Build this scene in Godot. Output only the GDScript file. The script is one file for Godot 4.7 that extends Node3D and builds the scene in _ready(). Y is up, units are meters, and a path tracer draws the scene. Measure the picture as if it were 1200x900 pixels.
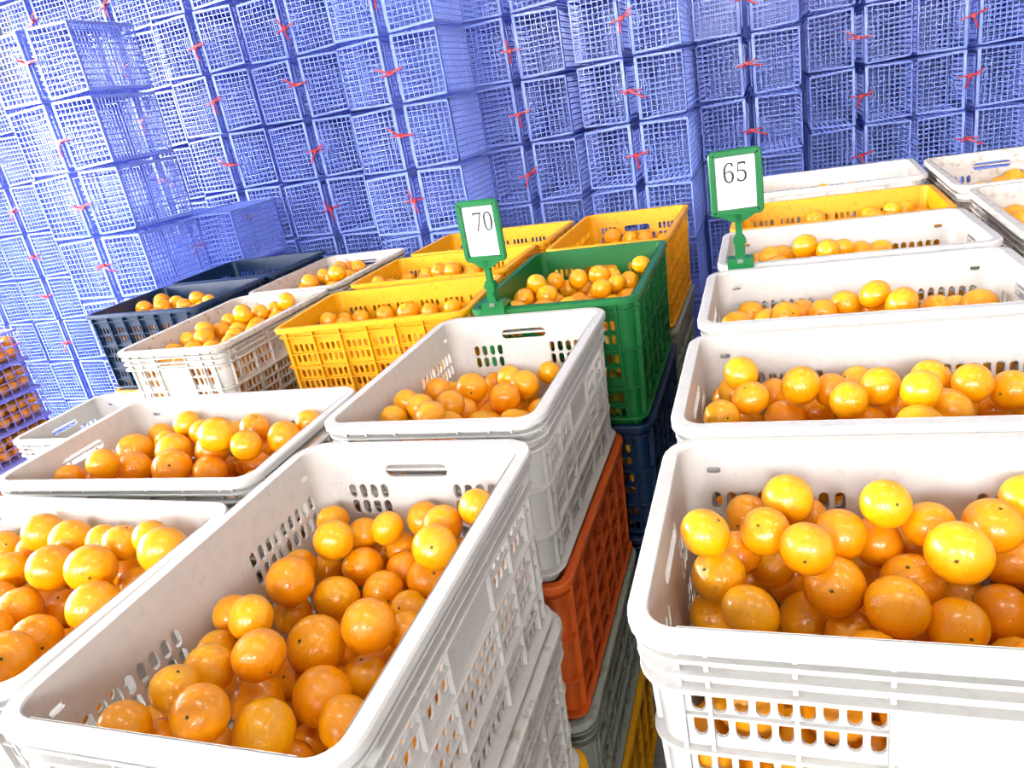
extends Node3D

const CAM_AT := Vector3(0.5379, 1.7185, 0.6424)
const CAM_YAW := 0.3657
const CAM_PITCH := -0.3609
const CAM_ROLL := -0.1815
const CAM_FOCAL := 867.6        # pixels of a 1200 x 900 frame
const CRATE_LENGTH := 0.6
const CRATE_WIDTH := 0.405
const CRATE_HEIGHT := 0.32
const LAMP_ENERGY := 5.6

var M := {}
var taken := {}
var rng := RandomNumberGenerator.new()
var filler: Array[Transform3D] = []
var filler_tone: PackedColorArray = PackedColorArray()

# ---------------------------------------------------------------- names and metas
func numbered(called: String) -> String:
	var n: int = taken.get(called, 0)
	taken[called] = n + 1
	return called if n == 0 else "%s_%03d" % [called, n]

func tag(o: Node3D, label: String, category: String, group := "", kind := "") -> void:
	if label: o.set_meta("label", label)
	if category: o.set_meta("category", category)
	if group: o.set_meta("group", group)
	if kind: o.set_meta("kind", kind)

func thing(called: String) -> Node3D:
	var o := Node3D.new()
	o.name = numbered(called)
	add_child(o, true)
	return o

func part(called: String, mesh: Mesh, m: Material, parent: Node = null) -> MeshInstance3D:
	var o := MeshInstance3D.new()
	o.mesh = mesh
	o.material_override = m
	if parent:
		o.name = called
		parent.add_child(o, true)
	else:
		o.name = numbered(called)
		add_child(o, true)
	return o

func struct(called: String, mesh: Mesh, m: Material) -> MeshInstance3D:
	var o := part(called, mesh, m)
	o.set_meta("kind", "structure")
	return o

# ---------------------------------------------------------------- shapes
func begin() -> SurfaceTool:
	var st := SurfaceTool.new()
	st.begin(Mesh.PRIMITIVE_TRIANGLES)
	st.set_smooth_group(-1)
	return st

func done(st: SurfaceTool) -> ArrayMesh:
	st.generate_normals()
	st.index()
	return st.commit()

func tri(st: SurfaceTool, a: Vector3, b: Vector3, c: Vector3) -> void:   # counter-clockwise seen from outside
	st.add_vertex(a); st.add_vertex(c); st.add_vertex(b)

func quad(st: SurfaceTool, a: Vector3, b: Vector3, c: Vector3, d: Vector3) -> void:
	tri(st, a, b, c)
	tri(st, a, c, d)

func box(st: SurfaceTool, lo: Vector3, hi: Vector3, fr := Transform3D.IDENTITY) -> void:
	var p: Array[Vector3] = []
	for k in 8:
		p.append(fr * Vector3(hi.x if k & 1 else lo.x, hi.y if k & 2 else lo.y, hi.z if k & 4 else lo.z))
	quad(st, p[4], p[5], p[7], p[6]); quad(st, p[1], p[0], p[2], p[3])
	quad(st, p[5], p[1], p[3], p[7]); quad(st, p[0], p[4], p[6], p[2])
	quad(st, p[6], p[7], p[3], p[2]); quad(st, p[0], p[1], p[5], p[4])

func box_mesh(lo: Vector3, hi: Vector3) -> ArrayMesh:
	var st := begin()
	box(st, lo, hi)
	return done(st)

# A rounded rectangle with fixed arc centres: [arc centre, direction], anticlockwise seen from above
func outline(hx: float, hz: float, r: float, steps: int) -> Array:
	var out := []
	for q in 4:
		var c := Vector3((hx - r) * [1, -1, -1, 1][q], 0, (hz - r) * [-1, -1, 1, 1][q])
		for k in steps + 1:
			var a := PI / 2 * (q + float(k) / steps)
			out.append([c, Vector3(cos(a), 0, -sin(a))])
	return out

# Sweeps a closed profile of (inset, height) points round the outline; the profile runs clockwise seen with the outside on the right
func sweep(st: SurfaceTool, ring: Array, r: float, prof: Array, whole := true, arcs_only := 0) -> void:
	var n := ring.size()
	var m := prof.size()
	for i in n:
		if arcs_only and i % arcs_only == arcs_only - 1:
			continue
		var e = ring[i]
		var f = ring[(i + 1) % n]
		for j in (m if whole else m - 1):
			var p: Vector2 = prof[j]
			var q: Vector2 = prof[(j + 1) % m]
			st.set_smooth_group(j + 1)
			var a: Vector3 = e[0] + e[1] * (r - p.x) + Vector3(0, p.y, 0)
			var b: Vector3 = f[0] + f[1] * (r - p.x) + Vector3(0, p.y, 0)
			var c: Vector3 = f[0] + f[1] * (r - q.x) + Vector3(0, q.y, 0)
			var d: Vector3 = e[0] + e[1] * (r - q.x) + Vector3(0, q.y, 0)
			quad(st, d, c, b, a)
	st.set_smooth_group(-1)

# -------- a wall with slots. fr: x along the wall, y up, z outwards; heights are measured downwards from the rim
func slot_points(a: float, b: float) -> PackedVector2Array:
	var out := PackedVector2Array()
	var r := minf(a, b) / 2
	if minf(a, b) > 0.6 * maxf(a, b):
		r *= 0.35
	for q in 4:
		var c := Vector2((a / 2 - r) * [1, -1, -1, 1][q], (b / 2 - r) * [1, 1, -1, -1][q])
		for k in 4:
			var t := PI / 2 * (q + k / 3.0)
			out.append(c + Vector2(cos(t), sin(t)) * r)
	return out

var cells := {}
func cell(w: float, h: float, a: float, b: float) -> Array:        # triangles of a plate with a slot in it, and the slot's outline
	var key := "%.4f %.4f %.4f %.4f" % [w, h, a, b]
	if cells.has(key):
		return cells[key]
	var s := slot_points(a, b)
	var tris := PackedVector2Array()
	var right := PackedVector2Array([Vector2(0, h / 2), Vector2(0, b / 2)])
	# the slot's right half, from its top to its bottom
	var hole: Array[Vector2] = []
	for p in s:
		if p.x > 1e-6:
			hole.append(p)
	hole.sort_custom(func(p, q): return p.y > q.y)
	for p in hole:
		right.append(p)
	right.append_array([Vector2(0, -b / 2), Vector2(0, -h / 2), Vector2(w / 2, -h / 2), Vector2(w / 2, h / 2)])
	var ix := Geometry2D.triangulate_polygon(right)
	for k in range(0, ix.size(), 3):
		var p := right[ix[k]]
		var q := right[ix[k + 1]]
		var r := right[ix[k + 2]]
		if (q - p).cross(r - p) < 0:
			var x := q
			q = r
			r = x
		tris.append_array([p, q, r, Vector2(-p.x, p.y), Vector2(-r.x, r.y), Vector2(-q.x, q.y)])
	cells[key] = [tris, s]
	return cells[key]

func plate(st: SurfaceTool, fr: Transform3D, th: float, u0: float, u1: float, d0: float, d1: float) -> void:
	quad(st, fr * Vector3(u0, -d1, 0), fr * Vector3(u1, -d1, 0), fr * Vector3(u1, -d0, 0), fr * Vector3(u0, -d0, 0))
	quad(st, fr * Vector3(u1, -d1, -th), fr * Vector3(u0, -d1, -th), fr * Vector3(u0, -d0, -th), fr * Vector3(u1, -d0, -th))

func slotted(st: SurfaceTool, fr: Transform3D, th: float, half: float, depth: float, rows: Array) -> void:
	# rows: [d0, d1, slots as [u, width, height]] from the rim down, not overlapping
	var at := 0.0
	for row in rows:
		if row[0] > at:
			plate(st, fr, th, -half, half, at, row[0])
		var mid: float = (row[0] + row[1]) / 2
		var h: float = row[1] - row[0]
		var u := -half
		for s in row[2]:
			var w: float = s[1] + 0.005
			if s[0] - w / 2 > u + 1e-6:
				plate(st, fr, th, u, s[0] - w / 2, row[0], row[1])
			u = s[0] + w / 2
			var c := cell(w, h, s[1], s[2])
			var t: PackedVector2Array = c[0]
			var o := Vector3(s[0], -mid, 0)
			var back := Vector3(0, 0, -th)
			for k in range(0, t.size(), 3):
				var p := o + Vector3(t[k].x, t[k].y, 0)
				var q := o + Vector3(t[k + 1].x, t[k + 1].y, 0)
				var r := o + Vector3(t[k + 2].x, t[k + 2].y, 0)
				tri(st, fr * p, fr * q, fr * r)
				tri(st, fr * (p + back), fr * (r + back), fr * (q + back))
			var e: PackedVector2Array = c[1]
			for k in e.size():
				var p := o + Vector3(e[k].x, e[k].y, 0)
				var q := o + Vector3(e[(k + 1) % e.size()].x, e[(k + 1) % e.size()].y, 0)
				quad(st, fr * p, fr * (p + back), fr * (q + back), fr * q)
		if u < half:
			plate(st, fr, th, u, half, row[0], row[1])
		at = row[1]
	if at < depth:
		plate(st, fr, th, -half, half, at, depth)

# ---------------------------------------------------------------- the fruit crate: every design is built once, its meshes are shared
var designs := {}
func crate_design(kind: String) -> Dictionary:
	if designs.has(kind):
		return designs[kind]
	var white := kind == "white"
	var hx := CRATE_LENGTH / 2
	var hz := CRATE_WIDTH / 2
	var h := CRATE_HEIGHT
	var r := 0.05 if white else 0.04
	var skin := 0.017 if white else 0.015
	var taper := 0.012
	var th := 0.0035
	var d := {}
	var ring := outline(hx, hz, r, 6)
	var st := begin()
	var inn := skin + th
	sweep(st, ring, r, [Vector2(inn, -0.002), Vector2(inn - 0.002, 0), Vector2(0.0025, 0), Vector2(0, -0.0025), Vector2(0, -0.013), Vector2(0.0035, -0.013), Vector2(0.0035, -0.005), Vector2(inn, -0.006)])
	d.rim = done(st)
	var inset := func(y: float) -> float: return skin + taper * y / h
	# bands
	var bands: Array = [0.026, 0.042, 0.06, 0.135, 0.225, 0.296] if white else [0.03, 0.125, 0.22, 0.296]
	d.bands = []
	for b in bands:
		var s: float = inset.call(b)
		var out: float = 0.0165 if b > 0.28 else ((0.0135 if b < 0.1 else 0.0095) if white else 0.0095)
		st = begin()
		sweep(st, ring, r, [Vector2(s + 0.001, -b + 0.002), Vector2(s - out + 0.001, -b + 0.002), Vector2(s - out, -b + 0.001), Vector2(s - out, -b - 0.001), Vector2(s - out + 0.001, -b - 0.002), Vector2(s + 0.001, -b - 0.002)])
		d.bands.append(done(st))
	# corners and base
	st = begin()
	sweep(st, ring, r, [Vector2(skin, -0.004), Vector2(skin + taper, -h)], false, 7)
	sweep(st, ring, r, [Vector2(skin + taper + th, -h), Vector2(skin + th, -0.004)], false, 7)
	var bx := hx - skin - taper
	var bz := hz - skin - taper
	var k := r - skin - taper
	box(st, Vector3(-bx, -h, -bz + k), Vector3(bx, -h + 0.005, bz - k))
	box(st, Vector3(-bx + k, -h, -bz), Vector3(bx - k, -h + 0.005, -bz + k))
	box(st, Vector3(-bx + k, -h, bz - k), Vector3(bx - k, -h + 0.005, bz))
	for sx in [-1, 1]:
		for sz in [-1, 1]:
			var c := Vector3((bx - k) * sx, -h + 0.005, (bz - k) * sz)
			for i in 4:
				var a := PI / 2 * i / 4.0
				var b := PI / 2 * (i + 1) / 4.0
				var p := c + Vector3(cos(a) * sx, 0, sin(a) * sz) * maxf(k, 0.001)
				var q := c + Vector3(cos(b) * sx, 0, sin(b) * sz) * maxf(k, 0.001)
				if sx * sz > 0: tri(st, c, q, p)
				else: tri(st, c, p, q)
	d.body = done(st)
	# the four walls
	var tilt := atan(taper / h)
	var long := []
	var short := []
	if white:
		var us := []
		for i in 9:
			us.append(-0.237 + i * 0.0195)
		for i in 9:
			us.append(0.237 - (8 - i) * 0.0195)
		var row := us.map(func(u): return [u, 0.0132, 0.0258])
		var whole := row.slice(0, 9)
		for i in 7:
			whole.append([-0.0585 + i * 0.0195, 0.0132, 0.0258])
		whole.append_array(row.slice(9))
		var mid := us.filter(func(u): return absf(u) > 0.075).map(func(u): return [u, 0.0132, 0.0258])
		long.append([0.031, 0.041, [[-0.239, 0.02, 0.008], [0.239, 0.02, 0.008]]])
		var ends := []
		for i in [-1, 1]:
			for j in 4:
				ends.append([(0.064 + (j if i > 0 else 3 - j) * 0.0195) * i, 0.0125, 0.0255])
		var full := ends.duplicate()
		short.append([0.029, 0.057, [[0.0, 0.108, 0.022]]])
		for y in [0.0795, 0.1085, 0.1545, 0.1815, 0.2085, 0.2435, 0.2785]:
			long.append([y - 0.0135, y + 0.0135, mid if y < 0.13 else whole])
			short.append([y - 0.0135, y + 0.0135, ends if y < 0.13 else full])
	else:
		var row := []
		for i in 6:
			for j in 4:
				row.append([-0.2125 + i * 0.085 + (j - 1.5) * 0.0175, 0.0105, 0.0255])
		var ends := []
		var top_ends := []
		for i in 4:
			for j in 4:
				ends.append([-0.1125 + i * 0.075 + (j - 1.5) * 0.016, 0.0105, 0.0255])
				if i == 0 or i == 3:
					top_ends.append(ends[-1])
		var top := [top_ends[0], top_ends[1], top_ends[2], top_ends[3], [0.0, 0.1, 0.023], top_ends[4], top_ends[5], top_ends[6], top_ends[7]]
		for y in [0.066, 0.1, 0.148, 0.184, 0.246, 0.286]:
			long.append([y - 0.0135, y + 0.0135, row])
			short.append([y - 0.0135, y + 0.0135, top if y < 0.07 else ends])
	var posts_long: Array = [-0.252, -0.226, -0.1495, -0.071, 0.071, 0.1495, 0.226, 0.252] if white else [-0.255, -0.17, -0.085, 0.0, 0.085, 0.17, 0.255]
	var posts_short: Array = [-0.15, -0.112, -0.057, 0.057, 0.112, 0.15] if white else [-0.15, -0.075, 0.075, 0.15]
	var walls := [["side_panel", 0.0, hz, hx - r, long, posts_long], ["side_panel", PI, hz, hx - r, long, posts_long], ["end_panel", PI / 2, hx, hz - r, short, posts_short], ["end_panel", -PI / 2, hx, hz - r, short, posts_short]]
	d.walls = []
	for w in walls:
		var fr := Transform3D(Basis(Vector3.UP, w[1]) * Basis(Vector3.RIGHT, tilt), Basis(Vector3.UP, w[1]) * Vector3(0, 0, w[2] - skin))
		st = begin()
		slotted(st, fr, th, w[3], h / cos(tilt), w[4])
		for u in w[5]:
			if absf(u) < w[3] + 0.005:
				var out: float = 0.0065 if white else 0.011
				box(st, Vector3(u - 0.0022, -bands[-1], -0.001), Vector3(u + 0.0022, -0.006, out), fr)
		for y in ([0.094, 0.168, 0.195, 0.261] if white else [0.083, 0.166, 0.266]):      # low ribs between the rows of slots
			for i in w[5].size() - 1:
				if white and (w[5][i] < -0.06 and w[5][i + 1] > 0.06 and w[5][i] > -0.08) and y < 0.13:
					continue
				box(st, Vector3(w[5][i], -y - 0.0014, -0.001), Vector3(w[5][i + 1], -y + 0.0014, 0.0045 if white else 0.0085), fr)
		d.walls.append([w[0], done(st)])
	designs[kind] = d
	return d

func make_crate(kind: String, m: Material) -> Node3D:
	var d := crate_design(kind)
	var o := thing("fruit_crate")
	part("base", d.body, m, o)
	part("rim", d.rim, m, o)
	for w in d.walls:
		part(w[0], w[1], m, o)
	for b in d.bands:
		part("band", b, m, o)
	return o

# ---------------------------------------------------------------- blue mesh baskets, lying on one side with the mouth towards the other basket of the pair
const BASKET_H := 0.274
const BASKET_D := 0.214
const BASKET_L := 0.36

func lattice(st: SurfaceTool, fr: Transform3D, w0: float, w1: float, h: float, border: float, nx: int, ny: int, bar := 0.0038) -> void:
	# a trapezoid plate in x (0..w, narrowing from h at x = 0 to h - w0 at x = w1), y centred, z outwards
	var t := 0.003
	var hy := h / 2
	var top := func(x: float) -> float: return hy - w0 * x / w1 / 2
	for k in 2:
		var s := 1 if k else -1
		var a := fr * Vector3(0, s * hy, 0)
		var b := fr * Vector3(w1, s * top.call(w1), 0)
		beam(st, a, b, (fr.basis.y * -s), fr.basis.z, border, t)
	box(st, Vector3(0, -hy, -t), Vector3(border, hy, 0), fr)
	box(st, Vector3(w1 - border * 0.7, -top.call(w1), -t), Vector3(w1, top.call(w1), 0), fr)
	for i in nx:
		var x := border + (w1 - border * 1.7) * (i + 1.0) / (nx + 1.0)
		box(st, Vector3(x - bar / 2, -top.call(x), -t * 0.9), Vector3(x + bar / 2, top.call(x), 0.0006), fr)
	for j in ny:
		var y := (-0.5 + (j + 1.0) / (ny + 1.0)) * (h - border * 1.6)
		var y1: float = y * top.call(w1) / hy
		beam(st, fr * Vector3(0, y - bar / 2, 0), fr * Vector3(w1, y1 - bar / 2, 0), fr.basis.y, fr.basis.z, bar, t * 0.8)

func beam(st: SurfaceTool, a: Vector3, b: Vector3, up: Vector3, out: Vector3, w: float, t: float) -> void:
	var p: Array[Vector3] = [a, b, b + up * w, a + up * w]
	if (b - a).cross(up).dot(out) < 0:
		p.reverse()
	var back := -out * t
	quad(st, p[0], p[1], p[2], p[3])
	quad(st, p[1] + back, p[0] + back, p[3] + back, p[2] + back)
	for k in 4:
		quad(st, p[k], p[k] + back, p[(k + 1) % 4] + back, p[(k + 1) % 4])

func basket_meshes(g: float) -> Dictionary:     # g: how much smaller (a basket nested in another)
	var d := {}
	var h := BASKET_H - 2 * g
	var l := BASKET_L - 2 * g
	var w := BASKET_D - g
	var st := begin()
	lattice(st, Transform3D(Basis.IDENTITY, Vector3(0, 0, 0 - g)), 0.014, w, h, 0.011, 7, 10)
	if g == 0.0:     # the grip slot beside the mouth
		var pts := 12
		for k in pts:
			var a := TAU * k / pts
			var b := TAU * (k + 1) / pts
			var o := Vector3(0.034, 0.0, 0.002)
			var p := o + Vector3(cos(a) * 0.011, sin(a) * 0.034, 0)
			var q := o + Vector3(cos(b) * 0.011, sin(b) * 0.034, 0)
			var p2 := o + Vector3(cos(a) * 0.014, sin(a) * 0.037, 0)
			var q2 := o + Vector3(cos(b) * 0.014, sin(b) * 0.037, 0)
			quad(st, p, p2, q2, q)
			quad(st, p2, p2 - Vector3(0, 0, 0.004), q2 - Vector3(0, 0, 0.004), q2)
	d.front = done(st)
	st = begin()
	lattice(st, Transform3D(Basis(Vector3(1, 0, 0), Vector3(0, 1, 0), Vector3(0, 0, -1)), Vector3(0, 0, -BASKET_L + g)), 0.014, w, h, 0.011, 7, 10)
	d.back = done(st)
	d.sides = []
	for s in [1, -1]:
		st = begin()
		var slope := atan(0.007 / w)
		var b := Basis(Vector3(1, 0, 0), Vector3(0, 0, -1), Vector3(0, 1, 0)) if s > 0 else Basis(Vector3(1, 0, 0), Vector3(0, 0, 1), Vector3(0, -1, 0))
		b = Basis(Vector3(0, 0, 1), -slope * s) * b
		lattice(st, Transform3D(b, Vector3(0, h / 2 * s, -BASKET_L / 2)), 0.0, w, l, 0.012, 7, 15)
		d.sides.append(done(st))
	st = begin()
	var hb := h - 0.014
	lattice(st, Transform3D(Basis(Vector3(0, 0, -1), Vector3(0, 1, 0), Vector3(1, 0, 0)), Vector3(w, 0, -g)), 0.0, l, hb, 0.012, 17, 9)
	d.bottom = done(st)
	st = begin()
	if g == 0.0:
		var ring := outline(h / 2 + 0.0015, l / 2 + 0.0015, 0.012, 3)
		sweep(st, ring, 0.012, [Vector2(0.013, 0), Vector2(0.0, 0), Vector2(0, -0.014), Vector2(0.003, -0.014), Vector2(0.003, -0.003), Vector2(0.013, -0.003)])
		d.rim = done(st)
	return d

var hidden_baskets: Array[Transform3D] = []
var outer_basket := {}
var lid_mesh: ArrayMesh
var whole_basket: ArrayMesh

func rim_frame() -> Transform3D:     # the rim was swept about y; here the mouth faces -x
	return Transform3D(Basis(Vector3(0, 1, 0), Vector3(-1, 0, 0), Vector3(0, 0, 1)), Vector3(0, 0, -BASKET_L / 2))

func joined(list: Array) -> ArrayMesh:
	var st := SurfaceTool.new()
	st.begin(Mesh.PRIMITIVE_TRIANGLES)
	for e in list:
		st.append_from(e[0], 0, e[1])
	return st.commit()

func make_basket(m: Material) -> Node3D:
	if outer_basket.is_empty():
		outer_basket = basket_meshes(0.0)
		var id := Transform3D.IDENTITY
		var ls := begin()
		lattice(ls, Transform3D(Basis(Vector3(0, 0, -1), Vector3(0, 1, 0), Vector3(1, 0, 0)), Vector3(-0.006, 0, -0.012)), 0.0, BASKET_L - 0.024, BASKET_H - 0.05, 0.012, 14, 8)
		lid_mesh = done(ls)
		var e := outer_basket
		whole_basket = joined([[e.front, id], [e.back, id], [e.sides[0], id], [e.sides[1], id], [e.bottom, id], [e.rim, rim_frame()], [lid_mesh, id]])
	var o := thing("mesh_basket")
	part("end_panel", outer_basket.front, m, o)
	part("end_panel", outer_basket.back, m, o)
	part("side_panel", outer_basket.sides[0], m, o)
	part("side_panel", outer_basket.sides[1], m, o)
	part("bottom_panel", outer_basket.bottom, m, o)
	part("rim", outer_basket.rim, m, o).transform = rim_frame()
	part("lid", lid_mesh, m, o)
	return o

func ribbon_mesh(kind: int) -> ArrayMesh:
	var st := begin()
	# a tight band across the gap with a knot, and loose tails
	beam(st, Vector3(-0.05, -0.003, 0.003), Vector3(0.05, 0.002, 0.003), Vector3.UP, Vector3(0, 0, 1), 0.006, 0.002)
	box(st, Vector3(-0.009, -0.007, 0.001), Vector3(0.009, 0.01, 0.012))
	var tails: Array = [
		[Vector3(0.055, 0.028, 0.02), Vector3(-0.02, -0.055, 0.02)],
		[Vector3(0.058, 0.012, 0.022), Vector3(0.008, -0.06, 0.018)],
		[Vector3(-0.06, 0.035, 0.02), Vector3(0.06, 0.006, 0.022)],
		[Vector3(-0.012, 0.05, 0.02), Vector3(0.006, -0.055, 0.018)],
		[Vector3(0.07, -0.028, 0.02), Vector3(-0.028, -0.012, 0.02)],
	][kind]
	for e in tails:
		var v: Vector3 = e
		var side := Vector3(-v.y, v.x, 0).normalized()
		var mid := v * 0.55 + Vector3(0, 0, 0.012)
		beam(st, Vector3(0, 0, 0.01) - side * 0.0035, mid - side * 0.0035, side, Vector3(0, 0, 1), 0.007, 0.0015)
		beam(st, mid - side * 0.0035, v - side * 0.0035, side, Vector3(0, 0, 1), 0.007, 0.0015)
	return done(st)

func to_picture(p: Vector3) -> Vector2:      # only to know how many rows the photograph shows
	var b := Basis(Vector3.UP, CAM_YAW) * Basis(Vector3.RIGHT, CAM_PITCH) * Basis(Vector3.BACK, CAM_ROLL)
	var q := b.inverse() * (p - CAM_AT)
	return Vector2(600 - CAM_FOCAL * q.x / q.z, 450 + CAM_FOCAL * q.y / q.z)

const ORDER := ["first", "second", "third", "fourth", "fifth", "sixth", "seventh", "eighth", "ninth", "tenth", "eleventh", "twelfth", "thirteenth", "fourteenth", "fifteenth"]

# column: centre x, height of one row's middle, z of its front, turn, name, last row that shows (counted down from the top)
func basket_column(x: float, y: float, z: float, turn: float, called: String, top_at_most: float, low: float, second: bool, ribbon_meshes: Array) -> void:
	var pitch := 0.28
	var y0 := fposmod(y - pitch / 2, pitch)     # the bottom row's underside
	if y0 < 0.05: y0 += pitch
	var st := begin()
	for k in 3:      # bearers and boards of the pallet
		box(st, Vector3(-0.24, 0, -0.02 - k * 0.14 - 0.06), Vector3(0.24, y0 - 0.022, -0.02 - k * 0.14))
	for k in 4:
		box(st, Vector3(-0.24 + k * 0.128, y0 - 0.022, -0.36), Vector3(-0.24 + k * 0.128 + 0.096, y0 - 0.002, 0.0))
	var pal := part("pallet", done(st), M.wood)
	pal.position = Vector3(x, 0, z)
	pal.rotation.y = turn
	tag(pal, "low wooden pallet under the blue baskets, hidden by fruit crates", "pallet", "pallets under the blue baskets")
	var rows := []
	var at := y0 + pitch / 2
	while at < top_at_most and to_picture(Vector3(x, at - pitch / 2, z)).y > -25:
		rows.append(at)
		at += pitch
	var n := rows.size()
	for i in n:
		var yy: float = rows[i]
		var seen: bool = yy > low
		var from_top := n - 1 - i
		var jig := rng.randf_range(-0.012, 0.012)
		for s in [-1, 1]:
			var fr := Transform3D(Basis(Vector3.UP, turn + rng.randf_range(-0.02, 0.02)), Vector3(x, yy - 0.002, z)) * Transform3D(Basis.IDENTITY, Vector3(s * 0.0225 + jig * 0.3, 0, rng.randf_range(-0.008, 0.006)))
			if s < 0:
				fr = fr * Transform3D(Basis(Vector3.BACK, PI), Vector3.ZERO)
			if second:
				hidden_baskets.append(fr * Transform3D(Basis.IDENTITY, Vector3(0, 0, -BASKET_L - 0.015)))
			if not seen:
				hidden_baskets.append(fr)
				continue
			var o := make_basket(M.blue)
			tag(o, "blue basket in %s, %s row down, %s its ribbon" % [called, ORDER[from_top], "before" if s < 0 else "past"], "basket", "blue mesh baskets stacked against the wall")
			o.transform = fr
		if seen:
			var rb := part("ribbon", ribbon_meshes[rng.randi() % 5], M.red)
			rb.position = Vector3(x, yy + rng.randf_range(-0.02, 0.02), z) + Basis(Vector3.UP, turn) * Vector3(rng.randf_range(-0.012, 0.012), 0, 0.012)
			rb.rotation.z = rng.randf_range(-0.12, 0.25)
			tag(rb, "red ribbon on %s, %s row down" % [called, ORDER[from_top]], "ribbon", "red ribbons on the blue baskets")

# ---------------------------------------------------------------- oranges
var orange_mesh: ArrayMesh
var small_orange: ArrayMesh
var stem_mesh: ArrayMesh

func fruit_shape(rings: int, around: int) -> ArrayMesh:
	var st := SurfaceTool.new()
	st.begin(Mesh.PRIMITIVE_TRIANGLES)
	st.set_smooth_group(0)
	var pt := func(i: int, j: int) -> Vector3:
		var v := PI * i / rings
		var u := TAU * j / around
		var rad := sin(v)
		var y := cos(v) * 0.9
		var dim := exp(-pow(v / 0.22, 2)) * 0.05 - exp(-pow((PI - v) / 0.2, 2)) * 0.03
		return Vector3(rad * cos(u), y - dim, rad * sin(u)) * (1.0 + 0.008 * sin(u * 2 + 1.0) * rad)
	for i in rings:
		for j in around:
			var a: Vector3 = pt.call(i, j)
			var b: Vector3 = pt.call(i, (j + 1) % around)
			var c: Vector3 = pt.call(i + 1, (j + 1) % around)
			var d: Vector3 = pt.call(i + 1, j)
			if i > 0: tri(st, a, b, c)
			if i < rings - 1: tri(st, a, c, d)
	st.generate_normals()
	st.index()
	return st.commit()

func stem_shape() -> ArrayMesh:
	var st := begin()
	for k in 5:      # a little star of dried sepals round a button
		var a := TAU * k / 5
		var b := TAU * (k + 0.5) / 5
		var c := TAU * (k - 0.5) / 5
		var o := Vector3(0, 0.866, 0)
		tri(st, o, Vector3(cos(b) * 0.045, 0.862, sin(b) * 0.045), Vector3(cos(a) * 0.085, 0.868, sin(a) * 0.11))
		tri(st, o, Vector3(cos(a) * 0.085, 0.868, sin(a) * 0.11), Vector3(cos(c) * 0.045, 0.862, sin(c) * 0.045))
		tri(st, Vector3(cos(b) * 0.045, 0.885, sin(b) * 0.045), Vector3(0, 0.895, 0), Vector3(cos(c) * 0.045, 0.885, sin(c) * 0.045))
		quad(st, Vector3(cos(c) * 0.045, 0.845, sin(c) * 0.045), Vector3(cos(b) * 0.045, 0.845, sin(b) * 0.045), Vector3(cos(b) * 0.045, 0.885, sin(b) * 0.045), Vector3(cos(c) * 0.045, 0.885, sin(c) * 0.045))
	return done(st)

func fill_crate(frame: Transform3D, wx: float, wz: float, bottom: float, heap: float, tops: Array) -> void:
	# fruit under the top layer: hexagonal layers, leaving out what would meet the fruit on top
	var r := 0.0325
	var y := bottom + 0.006 + r
	var layer := 0
	while y < heap:
		var skin := 0.026 + 0.012 * clampf(-y / CRATE_HEIGHT, 0, 1)
		var hx := wx / 2 - skin - r
		var hz := wz / 2 - skin - r
		var nx := int(floor(2 * hx / 0.066)) + 1
		var nz := int(floor(2 * hz / 0.0575)) + 1
		for j in nz:
			for i in nx:
				var odd := (j + layer) % 2
				var px := -hx + (i + 0.5 * odd) * (2 * hx / maxf(nx - 1, 1))
				if px > hx + 0.002:
					continue
				var p := Vector3(px, y, -hz + j * (2 * hz / maxf(nz - 1, 1))) + Vector3(rng.randf_range(-1, 1), rng.randf_range(-0.6, 0.6), rng.randf_range(-1, 1)) * 0.003
				var ok := true
				var sum := 0.0
				var level := 0.0
				for t in tops:
					var q: Vector3 = t[0]
					if p.distance_to(q) < (t[1] + r) * 0.97:
						ok = false
						break
					var flat := Vector2(p.x - q.x, p.z - q.z).length()
					if flat < 0.045 and p.y > q.y - 0.012:
						ok = false
						break
					var wt := 1.0 / pow(flat + 0.01, 4)
					sum += wt
					level += wt * q.y
				if ok and sum > 0.0 and p.y > level / sum - 0.008:      # no higher than the heap about it
					ok = false
				if ok:
					var b := Basis(Vector3(rng.randfn(), rng.randfn(), rng.randfn()).normalized(), rng.randf() * TAU)
					filler.append(frame * Transform3D(b.scaled(Vector3.ONE * r * 1.03), p))
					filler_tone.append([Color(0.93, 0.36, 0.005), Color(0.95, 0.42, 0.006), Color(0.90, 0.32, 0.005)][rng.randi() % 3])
		y += 0.054
		layer += 1

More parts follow.
